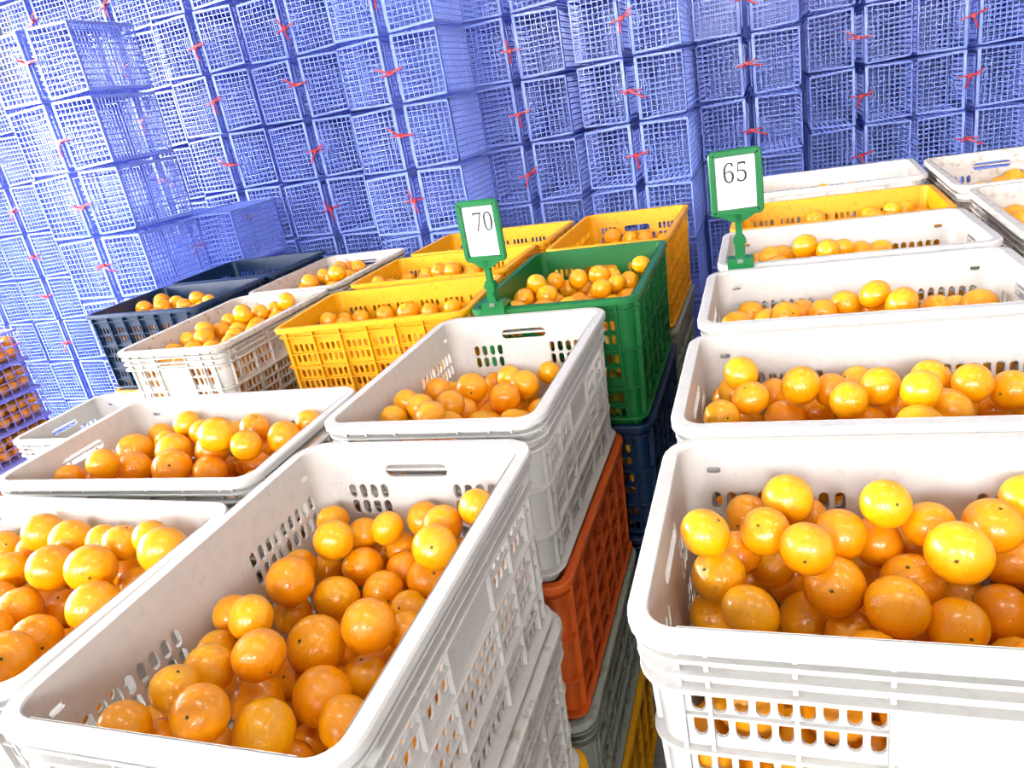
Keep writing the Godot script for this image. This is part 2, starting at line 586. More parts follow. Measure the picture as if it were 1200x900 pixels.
func lay_oranges(list: Array, frame: Transform3D, crate: String, aisle: int) -> Array:
	# list: x, y, z and radius in millimetres from the middle of the rim; aisle: on which side the walkway lies
	var items := []
	for k in range(0, list.size(), 4):
		var p := Vector3(list[k], list[k + 1], list[k + 2]) / 1000.0
		var w := frame * p
		items.append({"p": p, "w": w, "r": list[k + 3] / 1000.0, "x": to_picture(w).x, "z": w.z})
	# rows counted from the near rim, then places counted from the walkway
	items.sort_custom(func(a, b): return a.z > b.z)
	var per := maxi(3, int(round(sqrt(items.size()))))
	var rows := maxi(1, int(ceil(items.size() / float(per))))
	var tops := []
	for k in rows:
		var row := items.slice(k * per, (k + 1) * per)
		row.sort_custom(func(a, b): return (a.x - b.x) * aisle < 0)
		for i in row.size():
			var e = row[i]
			var tone := rng.randi() % 6
			var o := part("orange", orange_mesh, M.peel[tone])
			var axis: Vector3 = (CAM_AT - e.w).normalized()
			var b := Basis(Vector3(rng.randfn(), rng.randfn(), rng.randfn()).normalized(), rng.randf() * TAU)
			var showing: bool = rng.randf() < 0.36
			if showing:      # lies with its stem end somewhere on the near side
				var up: Vector3 = (axis + Vector3(rng.randf_range(-1, 1), rng.randf_range(-1, 1), rng.randf_range(-1, 1)) * 0.8).normalized()
				b = Basis(Quaternion(Vector3.UP, up)) * Basis(Vector3.UP, rng.randf() * TAU)
			else:
				var up: Vector3 = (Vector3(rng.randfn(), rng.randfn(), rng.randfn()) - axis * 0.9).normalized()
				b = Basis(Quaternion(Vector3.UP, up)) * Basis(Vector3.UP, rng.randf() * TAU)
			var s: float = e.r
			o.transform = Transform3D(b.scaled_local(Vector3(s, s * rng.randf_range(0.97, 1.05), s)), e.w)
			part("stem_button", stem_mesh, M.stem, o)
			var looks: String = ["ripe orange", "deep orange fruit", "yellowish orange", "ripe orange", "glossy orange", "pale yellow-orange fruit"][tone]
			var place := "%s row from near rim, %s from aisle" % [ORDER[k], ORDER[i]]
			tag(o, "%s in %s, %s" % [looks, crate, place], "orange", "oranges in " + crate)
			tops.append([e.p, e.r])
	return tops

# ---------------------------------------------------------------- price signs
func rounded_plate(w: float, h: float, r: float, t: float, hole_w := 0.0, hole_h := 0.0) -> ArrayMesh:
	var st := begin()
	var ring := outline(w / 2, h / 2, r, 5)
	var grow := (w - hole_w) / 2
	if hole_w > 0:
		sweep(st, ring, r, [Vector2(grow, 0), Vector2(grow - 0.002, t), Vector2(0.003, t), Vector2(0, t - 0.003), Vector2(0, -t + 0.003), Vector2(0.003, -t), Vector2(grow, -t)])
	else:
		sweep(st, ring, r, [Vector2(r, t), Vector2(0, t), Vector2(0, -t), Vector2(r, -t)])
		var a := w / 2 - r
		var b := h / 2 - r
		box(st, Vector3(-a, -t, -b), Vector3(a, t, b))
		for s in [-1, 1]:
			pass
	return done(st)

func price_sign(words: String, at: Vector3, turn: float, lean: float, size: float, label: String) -> void:
	var o := thing("price_sign")
	o.position = at
	o.rotation = Vector3(0, turn, lean)
	o.scale = Vector3.ONE * size
	tag(o, label, "price sign", "green price signs clipped to crates")
	var stand := Basis(Vector3.RIGHT, PI / 2)
	var c := Vector3(0, 0.181, 0)
	var w := 0.112
	var h := 0.142
	part("frame", rounded_plate(w, h, 0.012, 0.006, w - 0.03, h - 0.03), M.green_sign, o).transform = Transform3D(stand, c)
	var st := begin()
	box(st, c + Vector3(-w / 2 + 0.008, -h / 2 + 0.008, -0.003), c + Vector3(w / 2 - 0.008, h / 2 - 0.008, 0.0005))
	var card := part("card", done(st), M.card, o)
	var f := SystemFont.new()
	f.font_names = PackedStringArray(["Droid Serif"])
	var tm := TextMesh.new()
	tm.text = words
	tm.font = f
	tm.font_size = 64
	tm.pixel_size = 0.001
	tm.depth = 0.0006
	var dg := part("digits", tm, M.ink, card)
	dg.position = c + Vector3(0.010 if words == "70" else 0.0, 0.021, 0.0012)
	dg.scale = Vector3(0.78, 0.92, 1)
	st = begin()
	# foot of the frame, stem with its joint, and the clip that grips the rim
	quad(st, c + Vector3(-0.012, -h / 2 - 0.014, 0.005), c + Vector3(0.012, -h / 2 - 0.014, 0.005), c + Vector3(0.04, -h / 2 + 0.002, 0.005), c + Vector3(-0.04, -h / 2 + 0.002, 0.005))
	quad(st, c + Vector3(0.012, -h / 2 - 0.014, -0.005), c + Vector3(-0.012, -h / 2 - 0.014, -0.005), c + Vector3(-0.04, -h / 2 + 0.002, -0.005), c + Vector3(0.04, -h / 2 + 0.002, -0.005))
	quad(st, c + Vector3(0.012, -h / 2 - 0.014, 0.005), c + Vector3(0.012, -h / 2 - 0.014, -0.005), c + Vector3(0.04, -h / 2 + 0.002, -0.005), c + Vector3(0.04, -h / 2 + 0.002, 0.005))
	quad(st, c + Vector3(-0.012, -h / 2 - 0.014, -0.005), c + Vector3(-0.012, -h / 2 - 0.014, 0.005), c + Vector3(-0.04, -h / 2 + 0.002, 0.005), c + Vector3(-0.04, -h / 2 + 0.002, -0.005))
	box(st, Vector3(-0.007, 0.055, -0.005), Vector3(0.007, 0.19 - h / 2, 0.005))
	part("stem", done(st), M.green_sign, o)
	st = begin()
	box(st, Vector3(-0.011, 0.016, -0.008), Vector3(0.011, 0.064, 0.008))
	box(st, Vector3(-0.0135, 0.048, -0.010), Vector3(0.0135, 0.058, 0.010))
	box(st, Vector3(-0.009, 0.026, 0.008), Vector3(0.009, 0.038, 0.0115))
	part("joint", done(st), M.green_sign, o)
	st = begin()
	box(st, Vector3(-0.028, 0.0015, -0.016), Vector3(0.028, 0.016, 0.016))
	box(st, Vector3(-0.028, -0.02, 0.012), Vector3(0.028, 0.0015, 0.017))
	box(st, Vector3(-0.028, -0.02, -0.038), Vector3(0.028, 0.0015, -0.034))
	box(st, Vector3(-0.028, 0.0015, -0.038), Vector3(0.028, 0.006, -0.016))
	var clip := part("clip", done(st), M.green_sign, o)
	clip.rotation.y = -turn
	st = begin()
	box(st, Vector3(-0.006, 0.006, 0.016), Vector3(0.006, 0.014, 0.019))
	part("spring", done(st), M.steel, clip)

# ---------------------------------------------------------------- materials
func noise_tex(kind: int, freq: float, stops: Array, size := 512, normal := false, octaves := 4) -> NoiseTexture2D:
	var n := FastNoiseLite.new()
	n.noise_type = kind
	n.frequency = freq
	n.fractal_octaves = octaves
	n.seed = 7 + int(freq * 1000)
	var t := NoiseTexture2D.new()
	t.width = size
	t.height = size
	t.seamless = true
	t.noise = n
	t.as_normal_map = normal
	if normal:
		t.bump_strength = 4.0
	else:
		var g := Gradient.new()
		g.offsets = PackedFloat32Array(stops.map(func(s): return s[0]))
		g.colors = PackedColorArray(stops.map(func(s): return s[1]))
		t.color_ramp = g
	return t

func plain(c: Color, rough := 0.5) -> StandardMaterial3D:
	var m := StandardMaterial3D.new()
	m.albedo_color = c
	m.roughness = rough
	return m

func scuffed(base: Color, worn: Color, rough: float, amount: float) -> StandardMaterial3D:
	var m := plain(Color.WHITE, rough)
	m.albedo_texture = noise_tex(FastNoiseLite.TYPE_SIMPLEX, 0.02, [[0.0, base.darkened(0.04)], [0.5, base], [1.0 - amount, base], [1.0, worn]], 512, false, 6)
	m.uv1_triplanar = true
	m.uv1_world_triplanar = true
	m.uv1_scale = Vector3.ONE * 2.2
	return m

func make_materials() -> void:
	M.white = scuffed(Color(0.825, 0.805, 0.775), Color(0.77, 0.745, 0.71), 0.32, 0.25)
	M.white_worn = scuffed(Color(0.83, 0.805, 0.765), Color(0.62, 0.56, 0.48), 0.45, 0.38)
	M.white_grey = scuffed(Color(0.62, 0.64, 0.58), Color(0.48, 0.46, 0.38), 0.5, 0.4)
	for k in ["white", "white_worn"]:
		M[k].backlight_enabled = true
		M[k].backlight = Color(0.16, 0.15, 0.135)
	M.yellow = scuffed(Color(0.93, 0.66, 0.03), Color(0.80, 0.52, 0.05), 0.4, 0.3)
	M.green = scuffed(Color(0.02, 0.38, 0.15), Color(0.06, 0.38, 0.17), 0.36, 0.3)
	M.navy = scuffed(Color(0.02, 0.14, 0.26), Color(0.08, 0.20, 0.30), 0.38, 0.3)
	M.orange_crate = scuffed(Color(0.80, 0.34, 0.10), Color(0.68, 0.28, 0.10), 0.42, 0.3)
	M.blue = plain(Color(0.645, 0.735, 1.0), 0.25)
	M.blue.backlight_enabled = true
	M.blue.backlight = Color(0.42, 0.50, 0.86)
	M.lilac = plain(Color(0.62, 0.60, 0.86), 0.3)
	M.lilac.backlight_enabled = true
	M.lilac.backlight = Color(0.3, 0.3, 0.5)
	M.red = plain(Color(0.72, 0.07, 0.07), 0.35)
	M.wood = scuffed(Color(0.58, 0.45, 0.31), Color(0.42, 0.31, 0.2), 0.8, 0.4)
	M.green_sign = plain(Color(0.02, 0.40, 0.19), 0.3)
	M.card = plain(Color(0.95, 0.95, 0.95), 0.35)
	M.ink = plain(Color(0.13, 0.12, 0.13), 0.6)
	M.steel = plain(Color(0.75, 0.75, 0.75), 0.3)
	M.steel.metallic = 1.0
	M.stem = plain(Color(0.30, 0.27, 0.10), 0.8)
	var pores := noise_tex(FastNoiseLite.TYPE_CELLULAR, 0.09, [], 512, true, 1)
	var tones := [Color(1.0, 0.69, 0.02), Color(1.0, 0.635, 0.01), Color(1.0, 0.73, 0.02), Color(1.0, 0.66, 0.01), Color(1.0, 0.69, 0.02), Color(1.0, 0.73, 0.04)]
	M.peel = []
	for c in tones:
		var m := plain(Color.WHITE, 0.3)
		m.albedo_texture = noise_tex(FastNoiseLite.TYPE_SIMPLEX, 0.008, [[0.0, c], [0.55, c.lerp(Color(1.0, 0.62, 0.01), 0.4)], [0.8, c.lerp(Color(0.99, 0.56, 0.01), 0.4)]], 256, false, 3)
		m.uv1_triplanar = true
		m.uv1_scale = Vector3.ONE * 0.5
		m.normal_enabled = true
		m.normal_texture = pores
		m.normal_scale = 0.6
		m.clearcoat_enabled = true
		m.clearcoat = 0.5
		m.clearcoat_roughness = 0.12
		M.peel.append(m)
	M.pulp = plain(Color.WHITE, 0.34)
	M.pulp.vertex_color_use_as_albedo = true
	M.concrete = scuffed(Color(0.55, 0.54, 0.52), Color(0.42, 0.41, 0.40), 0.8, 0.4)
	M.painted = plain(Color(0.42, 0.52, 0.85), 0.7)
	M.plaster = plain(Color(0.86, 0.86, 0.85), 0.9)
	M.lamp = plain(Color(1, 1, 1), 0.5)
	M.lamp.emission_enabled = true
	M.lamp.emission = Color(1.0, 0.97, 0.93)
	M.lamp.emission_energy_multiplier = 3.0
	M.paper = plain(Color(0.88, 0.86, 0.90), 0.6)

# ---------------------------------------------------------------- the place
func _ready() -> void:
	rng.seed = 20240
	var cam := Camera3D.new()
	cam.name = "camera"
	cam.transform = Transform3D(Basis(Vector3.UP, CAM_YAW) * Basis(Vector3.RIGHT, CAM_PITCH) * Basis(Vector3.BACK, CAM_ROLL), CAM_AT)
	cam.fov = rad_to_deg(2 * atan(450.0 / CAM_FOCAL))
	cam.near = 0.02
	add_child(cam)
	cam.current = true
	var env := Environment.new()
	env.background_mode = Environment.BG_SKY
	env.sky = Sky.new()
	var sky := ProceduralSkyMaterial.new()
	sky.sky_top_color = Color(0.86, 0.88, 0.92)
	sky.sky_horizon_color = Color(0.96, 0.95, 0.94)
	sky.ground_horizon_color = Color(0.6, 0.6, 0.6)
	sky.ground_bottom_color = Color(0.45, 0.45, 0.45)
	sky.sky_energy_multiplier = 8.0
	env.sky.sky_material = sky
	env.tonemap_mode = Environment.TONE_MAPPER_LINEAR
	env.tonemap_exposure = 0.352
	env.sdfgi_enabled = true
	env.ssao_enabled = true
	env.ssil_enabled = true
	var we := WorldEnvironment.new()
	we.name = "world_environment"
	we.environment = env
	add_child(we)
	make_materials()
	for lx in [-3.0, 0.6, 3.0]:
		for lz in [-2.5, 0.7]:
			lamp_panel(Vector3(lx, 4.3, lz))

	# the shell of the hall; a wide doorway in the side wall lets daylight in
	var X0 := -5.2
	var X1 := 4.4
	var Z0 := -4.6
	var Z1 := 4.4
	var H := 4.4
	struct("floor", box_mesh(Vector3(X0, -0.2, Z0), Vector3(X1, 0, Z1)), M.concrete)
	struct("ceiling", box_mesh(Vector3(X0, H, Z0), Vector3(X1, H + 0.2, Z1)), M.plaster)
	struct("wall_back", box_mesh(Vector3(X0, 0, Z0 - 0.2), Vector3(X1, H, Z0)), M.painted)
	var gates := begin()      # three window openings behind the camera
	box(gates, Vector3(X0, 0, Z1), Vector3(X1, 2.1, Z1 + 0.2))
	box(gates, Vector3(X0, 3.6, Z1), Vector3(X1, H, Z1 + 0.2))
	for e in [[X0, -2.6], [-1.4, -0.3], [0.9, 2.0], [3.2, X1]]:
		box(gates, Vector3(e[0], 2.1, Z1), Vector3(e[1], 3.6, Z1 + 0.2))
	struct("wall_front", done(gates), M.plaster)
	struct("wall_right", box_mesh(Vector3(X1, 0, Z0), Vector3(X1 + 0.2, H, Z1)), M.plaster)
	var st := begin()
	box(st, Vector3(X0 - 0.2, 0, Z0), Vector3(X0, H, -1.9))
	box(st, Vector3(X0 - 0.2, 0, 2.4), Vector3(X0, H, Z1))
	box(st, Vector3(X0 - 0.2, 3.4, -1.9), Vector3(X0, H, 2.4))
	struct("wall_left", done(st), M.plaster)

	orange_mesh = fruit_shape(18, 28)
	small_orange = fruit_shape(10, 14)
	stem_mesh = stem_shape()
	build_crates()
	build_wall_of_baskets()
	build_packed_baskets()
	price_sign("70", Vector3(-0.08, 1.273, -0.952), -0.2, 0.0, 1.0, "green framed price sign showing 70, clipped to the green crate")
	price_sign("65", Vector3(0.478, 1.298, -1.046), 0.08, 0.0, 0.98, "green framed price sign showing 65, clipped to a white crate")
	crumpled_paper()
	# everything under the top layers, and the fruit inside the packed baskets
	mass("buried_orange", small_orange, M.pulp, filler, filler_tone, "oranges filling the crates beneath the fruit lying on top", "orange")

func mass(called: String, mesh: Mesh, m: Material, where: Array[Transform3D], tones: PackedColorArray, label: String, category: String) -> void:
	var mm := MultiMesh.new()
	mm.transform_format = MultiMesh.TRANSFORM_3D
	mm.use_colors = tones.size() > 0
	mm.mesh = mesh
	mm.instance_count = where.size()
	for i in where.size():
		mm.set_instance_transform(i, where[i])
		if tones.size(): mm.set_instance_color(i, tones[i])
	var o := MultiMeshInstance3D.new()
	o.name = called
	o.multimesh = mm
	o.material_override = m
	add_child(o)
	tag(o, label, category, "", "stuff")

func lamp_panel(at: Vector3) -> void:
	var o := thing("ceiling_lamp")
	o.position = at
	tag(o, "long white lamp panel under the ceiling of the hall", "lamp", "ceiling lamp panels")
	part("housing", box_mesh(Vector3(-0.62, 0.0, -0.17), Vector3(0.62, 0.1, 0.17)), M.plaster, o)
	part("diffuser", box_mesh(Vector3(-0.6, -0.02, -0.15), Vector3(0.6, 0.0, 0.15)), M.lamp, o)
	var l := AreaLight3D.new()
	l.name = "light"
	l.area_size = Vector2(1.2, 0.3)
	l.light_color = Color(1.0, 0.97, 0.93)
	l.light_energy = LAMP_ENERGY
	l.area_range = 14.0
	l.shadow_enabled = true
	l.rotation.x = -PI / 2
	l.position.y = -0.03
	o.add_child(l)

# stack: centre x, rim height, centre z, turn, long side along x or z, width and depth of the top crate, fruit, crates from the top down [design, material, label], how many of them hold fruit
func build_crates() -> void:
	var stacks := {
		"A": [0.0000, 1.2500, 0.0000, 0.0000, "z", 0.4050, 0.6000, [["white", "white", "large white slotted crate of oranges in front, beside the aisle"], ["white", "white_worn", "white slotted crate directly beneath the large front crate by the aisle"], ["colour", "yellow", "yellow crate low under the front white crates by the aisle"]], 3],
		"B": [-0.0070, 1.2590, -0.6350, 0.0000, "z", 0.4050, 0.6000, [["white", "white", "white slotted crate between the large front crate and the green crate"], ["colour", "orange_crate", "rust-orange plastic crate under a white crate beside the aisle"], ["white", "white_grey", "dirty grey-green crate beneath the rust-orange crate"], ["colour", "yellow", "yellow crate at the foot of the rust-orange crate stack"]], 3],
		"C": [-0.5480, 1.2200, 0.0340, -0.0270, "x", 0.6000, 0.4050, [["white", "white", "white crate of oranges cut off by the picture corner, beside the large front crate"]], 1],
		"D": [-0.5680, 1.2240, -0.4080, 0.0150, "x", 0.6000, 0.4050, [["white", "white", "shallow-looking white crate of oranges before the grimy white and yellow crates"]], 1],
		"E": [-1.6120, 0.9450, -1.1650, 0.0000, "x", 0.6000, 0.4050, [["white", "white", "low empty-looking white crate with a grip hole, beside the navy crates"]], 1],
		"F": [-1.0940, 1.2290, -1.2440, -0.0220, "z", 0.4050, 0.6000, [["white", "white_worn", "grimy white crate of oranges between the navy and the yellow crates"], ["white", "white_worn", "white crate beneath the grimy white crate by the navy crates"]], 2],
		"G": [-1.1060, 1.2200, -1.9000, -0.0270, "z", 0.4050, 0.6000, [["white", "white_worn", "white crate of oranges with grip hole, behind the grimy white crate"]], 1],
		"H1": [-1.6240, 1.2400, -1.6090, -0.0500, "x", 0.5500, 0.4200, [["colour", "navy", "navy blue crate of oranges with a crumpled paper, before another navy crate"], ["colour", "yellow", "yellow crate whose rim shows beneath the navy crate of oranges"]], 2],
		"H2": [-1.6000, 1.2400, -2.0500, -0.0350, "x", 0.5500, 0.4200, [["colour", "navy", "empty navy blue crate behind the navy crate of oranges"]], 1],
		"Y1": [-0.5300, 1.2270, -1.2810, 0.0520, "x", 0.6000, 0.4050, [["colour", "yellow", "yellow crate nearest the camera, slotted side facing it, beside the grimy white crate"], ["colour", "yellow", "yellow crate under the front yellow crate beside the grimy white one"]], 2],
		"Y2": [-0.5750, 1.2100, -1.8100, -0.0250, "x", 0.6000, 0.4050, [["colour", "yellow", "yellow crate in the middle of the three yellow crates behind each other"]], 1],
		"Y3": [-0.5300, 1.2100, -2.2400, -0.0600, "x", 0.6000, 0.4050, [["colour", "yellow", "yellow crate at the back of the three, against the blue baskets"]], 1],
		"Y4": [0.0530, 1.2460, -1.9680, -0.0270, "z", 0.4050, 0.6000, [["colour", "yellow", "yellow crate with grip hole behind the green crate"], ["white", "white_grey", "pale grey slotted crate under the yellow crate behind the green one"]], 2],
		"GR": [0.0570, 1.2700, -1.2400, -0.0070, "z", 0.4090, 0.5980, [["colour", "green", "green plastic crate of oranges carrying the sign that reads 70"], ["colour", "navy", "navy crate directly beneath the green crate beside the aisle"], ["colour", "navy", "navy crate third down in the green crate stack"]], 2],
		"R1": [0.6825, 1.2780, -0.0450, 0.0000, "x", 0.5614, 0.3790, [["white", "white", "wide white crate of oranges across the aisle, first in its row"], ["white", "white", "white slotted crate beneath the first crate across the aisle"]], 2],
		"R2": [0.6831, 1.2880, -0.4255, 0.0000, "x", 0.5614, 0.3790, [["white", "white", "wide white crate of oranges across the aisle, second in its row"]], 1],
		"R3": [0.6920, 1.3000, -0.8060, 0.0000, "x", 0.5614, 0.3790, [["white", "white", "wide white crate of oranges across the aisle, third in its row"]], 1],
		"R4": [0.7066, 1.2960, -1.2265, 0.0000, "x", 0.5614, 0.3790, [["white", "white", "white crate of oranges carrying the sign that reads 65"]], 1],
		"R5": [0.7270, 1.2640, -1.7700, -0.0250, "x", 0.5800, 0.4000, [["colour", "yellow", "yellow crate across the aisle, behind the crate with the sign 65"]], 1],
		"R6": [0.7250, 1.2900, -2.1900, -0.0450, "x", 0.6000, 0.4050, [["colour", "white", "white crate across the aisle, last before the blue baskets"]], 1],
		"Q2": [1.2280, 1.3000, -1.3300, -0.0300, "z", 0.4050, 0.6000, [["white", "white_worn", "white crate of oranges in the outer row, reaching the picture edge"]], 1],
		"Q3": [1.2320, 1.3000, -1.9500, -0.0300, "z", 0.4050, 0.6000, [["white", "white_worn", "stained white crate with a grip hole, in the outer row by the baskets"]], 1],
	}
	var fruit := {
		"A": [2, -185, 150, 28, -98, -166, 160, 30, -12, -208, 100, 27, -106, -110, 204, 27, -5, -122, 162, 36, -113, -61, 227, 27, 68, -144, 120, 32, -144, -124, 165, 27, -45, -69, 194, 31, -75, -157, 94, 34, 11, -150, 80, 36, -144, -184, 58, 27, -98, -64, 170, 27, -82, -191, 19, 29, 24, -184, 11, 30, -103, -87, 117, 30, -42, -77, 98, 32, -134, -105, 71, 27, -37, -139, 10, 39, 64, -154, -45, 27, 41, -112, -3, 35, -94, -74, 41, 29, -144, -92, 18, 27, -140, -168, -77, 30, 43, -161, -95, 27, -70, -149, -96, 34, -9, -154, -123, 30, -119, -104, -71, 35, 50, -152, -154, 32, -3, -159, -181, 28, -142, -166, -183, 28, -144, -121, -126, 27, -71, -153, -176, 32, -77, -184, -239, 29, -30, -155, -230, 27, 81, -87, -139, 32, -99, -97, -163, 31, -91, -130, -229, 27, -31, -104, -208, 27, 65, -94, -203, 32, -143, -108, -231, 27, 17, -107, -240, 28, 119, -70, -218, 27],
		"C": [80, -132, 66, 29, 137, -56, 94, 33, 35, -143, 7, 30, 92, -127, 0, 27, 105, -79, 38, 34, 33, -66, 50, 32, 87, -131, -58, 31, 11, -76, -11, 32, 21, -117, -65, 31, 173, -58, -11, 37, -42, -131, -83, 33, -56, -77, -21, 33, 143, -95, -105, 30, -93, -65, -77, 34, 92, -96, -140, 31, 124, -32, -61, 36, 29, -41, -67, 35, -116, -73, -139, 31, 232, -21, -99, 36, -191, -68, -142, 29, 118, -32, -127, 30, 62, -39, -137, 27, -1, -38, -132, 35, 176, -24, -131, 28, -69, -29, -138, 32],
		"D": [-133, -162, -88, 30, -238, -57, 81, 30, -223, -86, 28, 27, -241, -110, -18, 27, 26, -91, -8, 34, -154, -162, -143, 27, -156, -81, -1, 37, -49, -74, 9, 39, -40, -157, -140, 30, 73, -123, -88, 30, -170, -39, 54, 32, 17, -138, -124, 30, -236, -111, -118, 32, -95, -68, -54, 38, -209, -70, -64, 39, -11, -75, -69, 37, 65, -109, -144, 27, -138, -98, -141, 29, 109, -49, -35, 32, -149, -67, -94, 27, 163, -59, -85, 35, -196, -66, -131, 28, 42, -27, -42, 38, -4, -72, -143, 27, -58, -51, -109, 28, 67, -53, -122, 32, -113, -40, -130, 30, 186, -54, -144, 27],
		"B": [-144, -63, 133, 27, -60, -54, 149, 32, -53, -182, -135, 32, -88, -139, -58, 32, -8, -186, -176, 27, -98, -55, 103, 27, -91, -100, -5, 33, -144, -57, 72, 27, -95, -170, -183, 29, -8, -133, -108, 35, -12, -186, -236, 32, -144, -128, -138, 27, -141, -92, -67, 29, -85, -111, -121, 35, -78, -153, -238, 30, 19, -130, -173, 34, -30, -127, -214, 29, 58, -130, -241, 27],
		"R1": [-5, -193, -67, 27, -80, -149, -10, 27, 15, -116, 9, 29, -72, -197, -90, 27, -122, -164, -49, 31, -219, -135, -10, 30, 74, -159, -67, 33, -179, -83, 46, 30, -40, -90, 16, 31, 46, -183, -122, 31, -184, -186, -130, 27, -95, -92, -15, 32, -134, -163, -110, 30, -17, -106, -45, 32, -222, -130, -68, 27, -52, -164, -130, 27, -212, -76, -4, 30, -158, -117, -84, 27, 96, -131, -126, 31, -194, -84, -58, 27, 22, -55, -29, 32, -121, -38, -4, 28, -2, -117, -130, 27, -43, -92, -99, 29, -85, -63, -69, 29, -222, -20, -2, 27, -162, -42, -41, 27, 66, -61, -89, 30, 7, -65, -95, 27, -117, -83, -130, 27, -183, -79, -130, 27, -37, -33, -85, 27, 107, -53, -130, 27, -137, -38, -102, 29],
		"R2": [-188, -148, -130, 27, -19, -103, -28, 30, -208, -120, -81, 27, -36, -145, -130, 27, -133, -112, -68, 32, -222, -57, 34, 27, 215, -144, -130, 27, -85, -120, -109, 30, 84, -78, -11, 34, 31, -102, -72, 35, 162, -125, -115, 30, 114, -106, -88, 27, 13, -121, -130, 27, -46, -52, -1, 28, -222, -101, -130, 27, -181, -42, 0, 27, -147, -94, -130, 27, -206, -65, -83, 27, 178, -79, -77, 30, -63, -71, -84, 27, 44, -34, 13, 29, 0, -47, -37, 29, -109, -49, -55, 31, 122, -57, -58, 29, -22, -78, -128, 27, 77, -63, -97, 29, -195, -22, -50, 27],
		"R3": [-190, -120, -130, 27, -220, -57, 27, 29, -133, -115, -125, 28, -162, -78, -49, 27, -72, -107, -123, 29, -15, -109, -130, 27, -129, -56, -8, 29, 83, -92, -73, 31, 68, -108, -130, 27, -196, -76, -95, 29, -61, -61, -27, 27, -97, -74, -83, 27, 134, -76, -40, 30, 26, -84, -98, 31, 187, -103, -130, 27, 213, -85, -78, 33, -18, -59, -65, 29, 70, -43, 5, 31, 31, -36, -42, 29],
		"R4": [-194, -75, -130, 27, -136, -67, -128, 30, -164, -51, -75, 29, -17, -77, -130, 28, -75, -62, -108, 34, 43, -68, -108, 27, -36, -35, -17, 27, 93, -75, -130, 27, 0, -50, -77, 27, -85, -28, -51, 31],
		"R5": [-48, -61, -136, 32, 108, -63, -140, 28, 167, -50, -100, 27, 207, -60, -139, 29],
		"R6": [-143, -86, -144, 27, -183, -73, -108, 28, 2, -75, -140, 31, 96, -78, -141, 29],
		"Q3": [8, -98, -189, 30, 53, -90, -235, 33],
		"Q2": [-72, -121, -241, 27, -135, -78, -116, 28, -99, -71, -161, 29, -137, -69, -203, 27, -97, -72, -240, 27],
		"GR": [-114, -139, -240, 27, -144, -48, 48, 29, -83, -47, 33, 29, -146, -60, -38, 27, 48, -129, -240, 27, -47, -113, -237, 30, 36, -79, -97, 31, -83, -95, -192, 28, -134, -94, -216, 27, -119, -24, -6, 27, 69, -79, -146, 27, 95, -89, -197, 29, -109, -59, -157, 27, -44, -61, -166, 29, 44, -78, -220, 27, 18, -58, -170, 32, 130, -54, -236, 29],
		"Y4": [-25, -97, -234, 32, 38, -100, -223, 30, -91, -83, -234, 34],
		"Y1": [-240, -49, -26, 28, -240, -78, -119, 28, -184, -79, -131, 29, -101, -78, -140, 30, -18, -79, -134, 36, 52, -84, -141, 30, 130, -78, -143, 28],
		"Y2": [-240, -28, 84, 28, -238, -76, -139, 30, -154, -66, -139, 31, 40, -76, -136, 35, -91, -53, -129, 33, -27, -51, -109, 32],
		"F": [-138, -45, 52, 28, -75, -46, 53, 34, -139, -89, -145, 31, -105, -58, -62, 30, -120, -34, -5, 32, -113, -42, -118, 28, -134, -71, -211, 36, -69, -66, -228, 30, -47, -21, -118, 34, -27, -38, -178, 29, -9, -47, -237, 31, 49, -20, -233, 32],
		"G": [-85, -36, 40, 35, -52, -57, -70, 33, -112, -48, -103, 34, 1, -27, -32, 38, -72, -38, -167, 35, -67, -53, -235, 33, -4, -48, -202, 34],
		"H1": [-211, -41, -22, 32, -69, -63, -87, 33, -152, -48, -57, 34, -66, -71, -149, 29, -140, -58, -123, 33, -208, -43, -115, 35, 46, -55, -107, 27, -12, -40, -111, 32],
	}
	var names := {
		"A": "large front crate",
		"B": "white crate before green",
		"C": "corner white crate",
		"D": "shallow-looking white crate",
		"F": "grimy white crate",
		"G": "crate behind grimy one",
		"H1": "navy crate",
		"Y1": "front yellow crate",
		"Y2": "middle yellow crate",
		"Y4": "yellow grip-hole crate",
		"GR": "green crate",
		"R1": "first crate across aisle",
		"R2": "second crate across aisle",
		"R3": "third crate across aisle",
		"R4": "sign-bearing white crate",
		"R5": "yellow crate across aisle",
		"R6": "last white crate",
		"Q2": "outer white crate",
		"Q3": "stained grip-hole crate",
	}
	var originals := {}
	for key in stacks:
		var s: Array = stacks[key]
		var crates: Array = s[7]
		var levels: int = maxi(crates.size(), 3 if s[1] < 1.0 else 4)
		var pitch: float = (s[1] - CRATE_HEIGHT) / (levels - 1)
		var along_x: bool = s[4] == "x"
		var long: float = s[5] if along_x else s[6]
		var wide: float = s[6] if along_x else s[5]
		for k in levels:
			var spec: Array = crates[k] if k < crates.size() else ["white", "white", ""]
			var kind: String = spec[0]
			var id: String = kind + spec[1]
			var o: Node3D
			if originals.has(id):
				o = originals[id].duplicate()
				o.name = numbered("fruit_crate")
				for key2 in ["label", "group", "category"]:
					if o.has_meta(key2): o.remove_meta(key2)
				add_child(o, true)
			else:
				o = make_crate(kind, M[spec[1]])
				originals[id] = o
			var turn: float = s[3] + (0.0 if along_x else PI / 2) + (0.0 if k == 0 else [0.003, -0.002, 0.003, -0.003][k])
			var sy: float = clampf((pitch + 0.008) / CRATE_HEIGHT, 0.96, 1.04)
			if k == levels - 1: sy = 1.0
			o.transform = Transform3D(Basis(Vector3.UP, turn).scaled_local(Vector3(long / CRATE_LENGTH, sy, wide / CRATE_WIDTH)), Vector3(s[0], s[1] - k * pitch, s[2]))
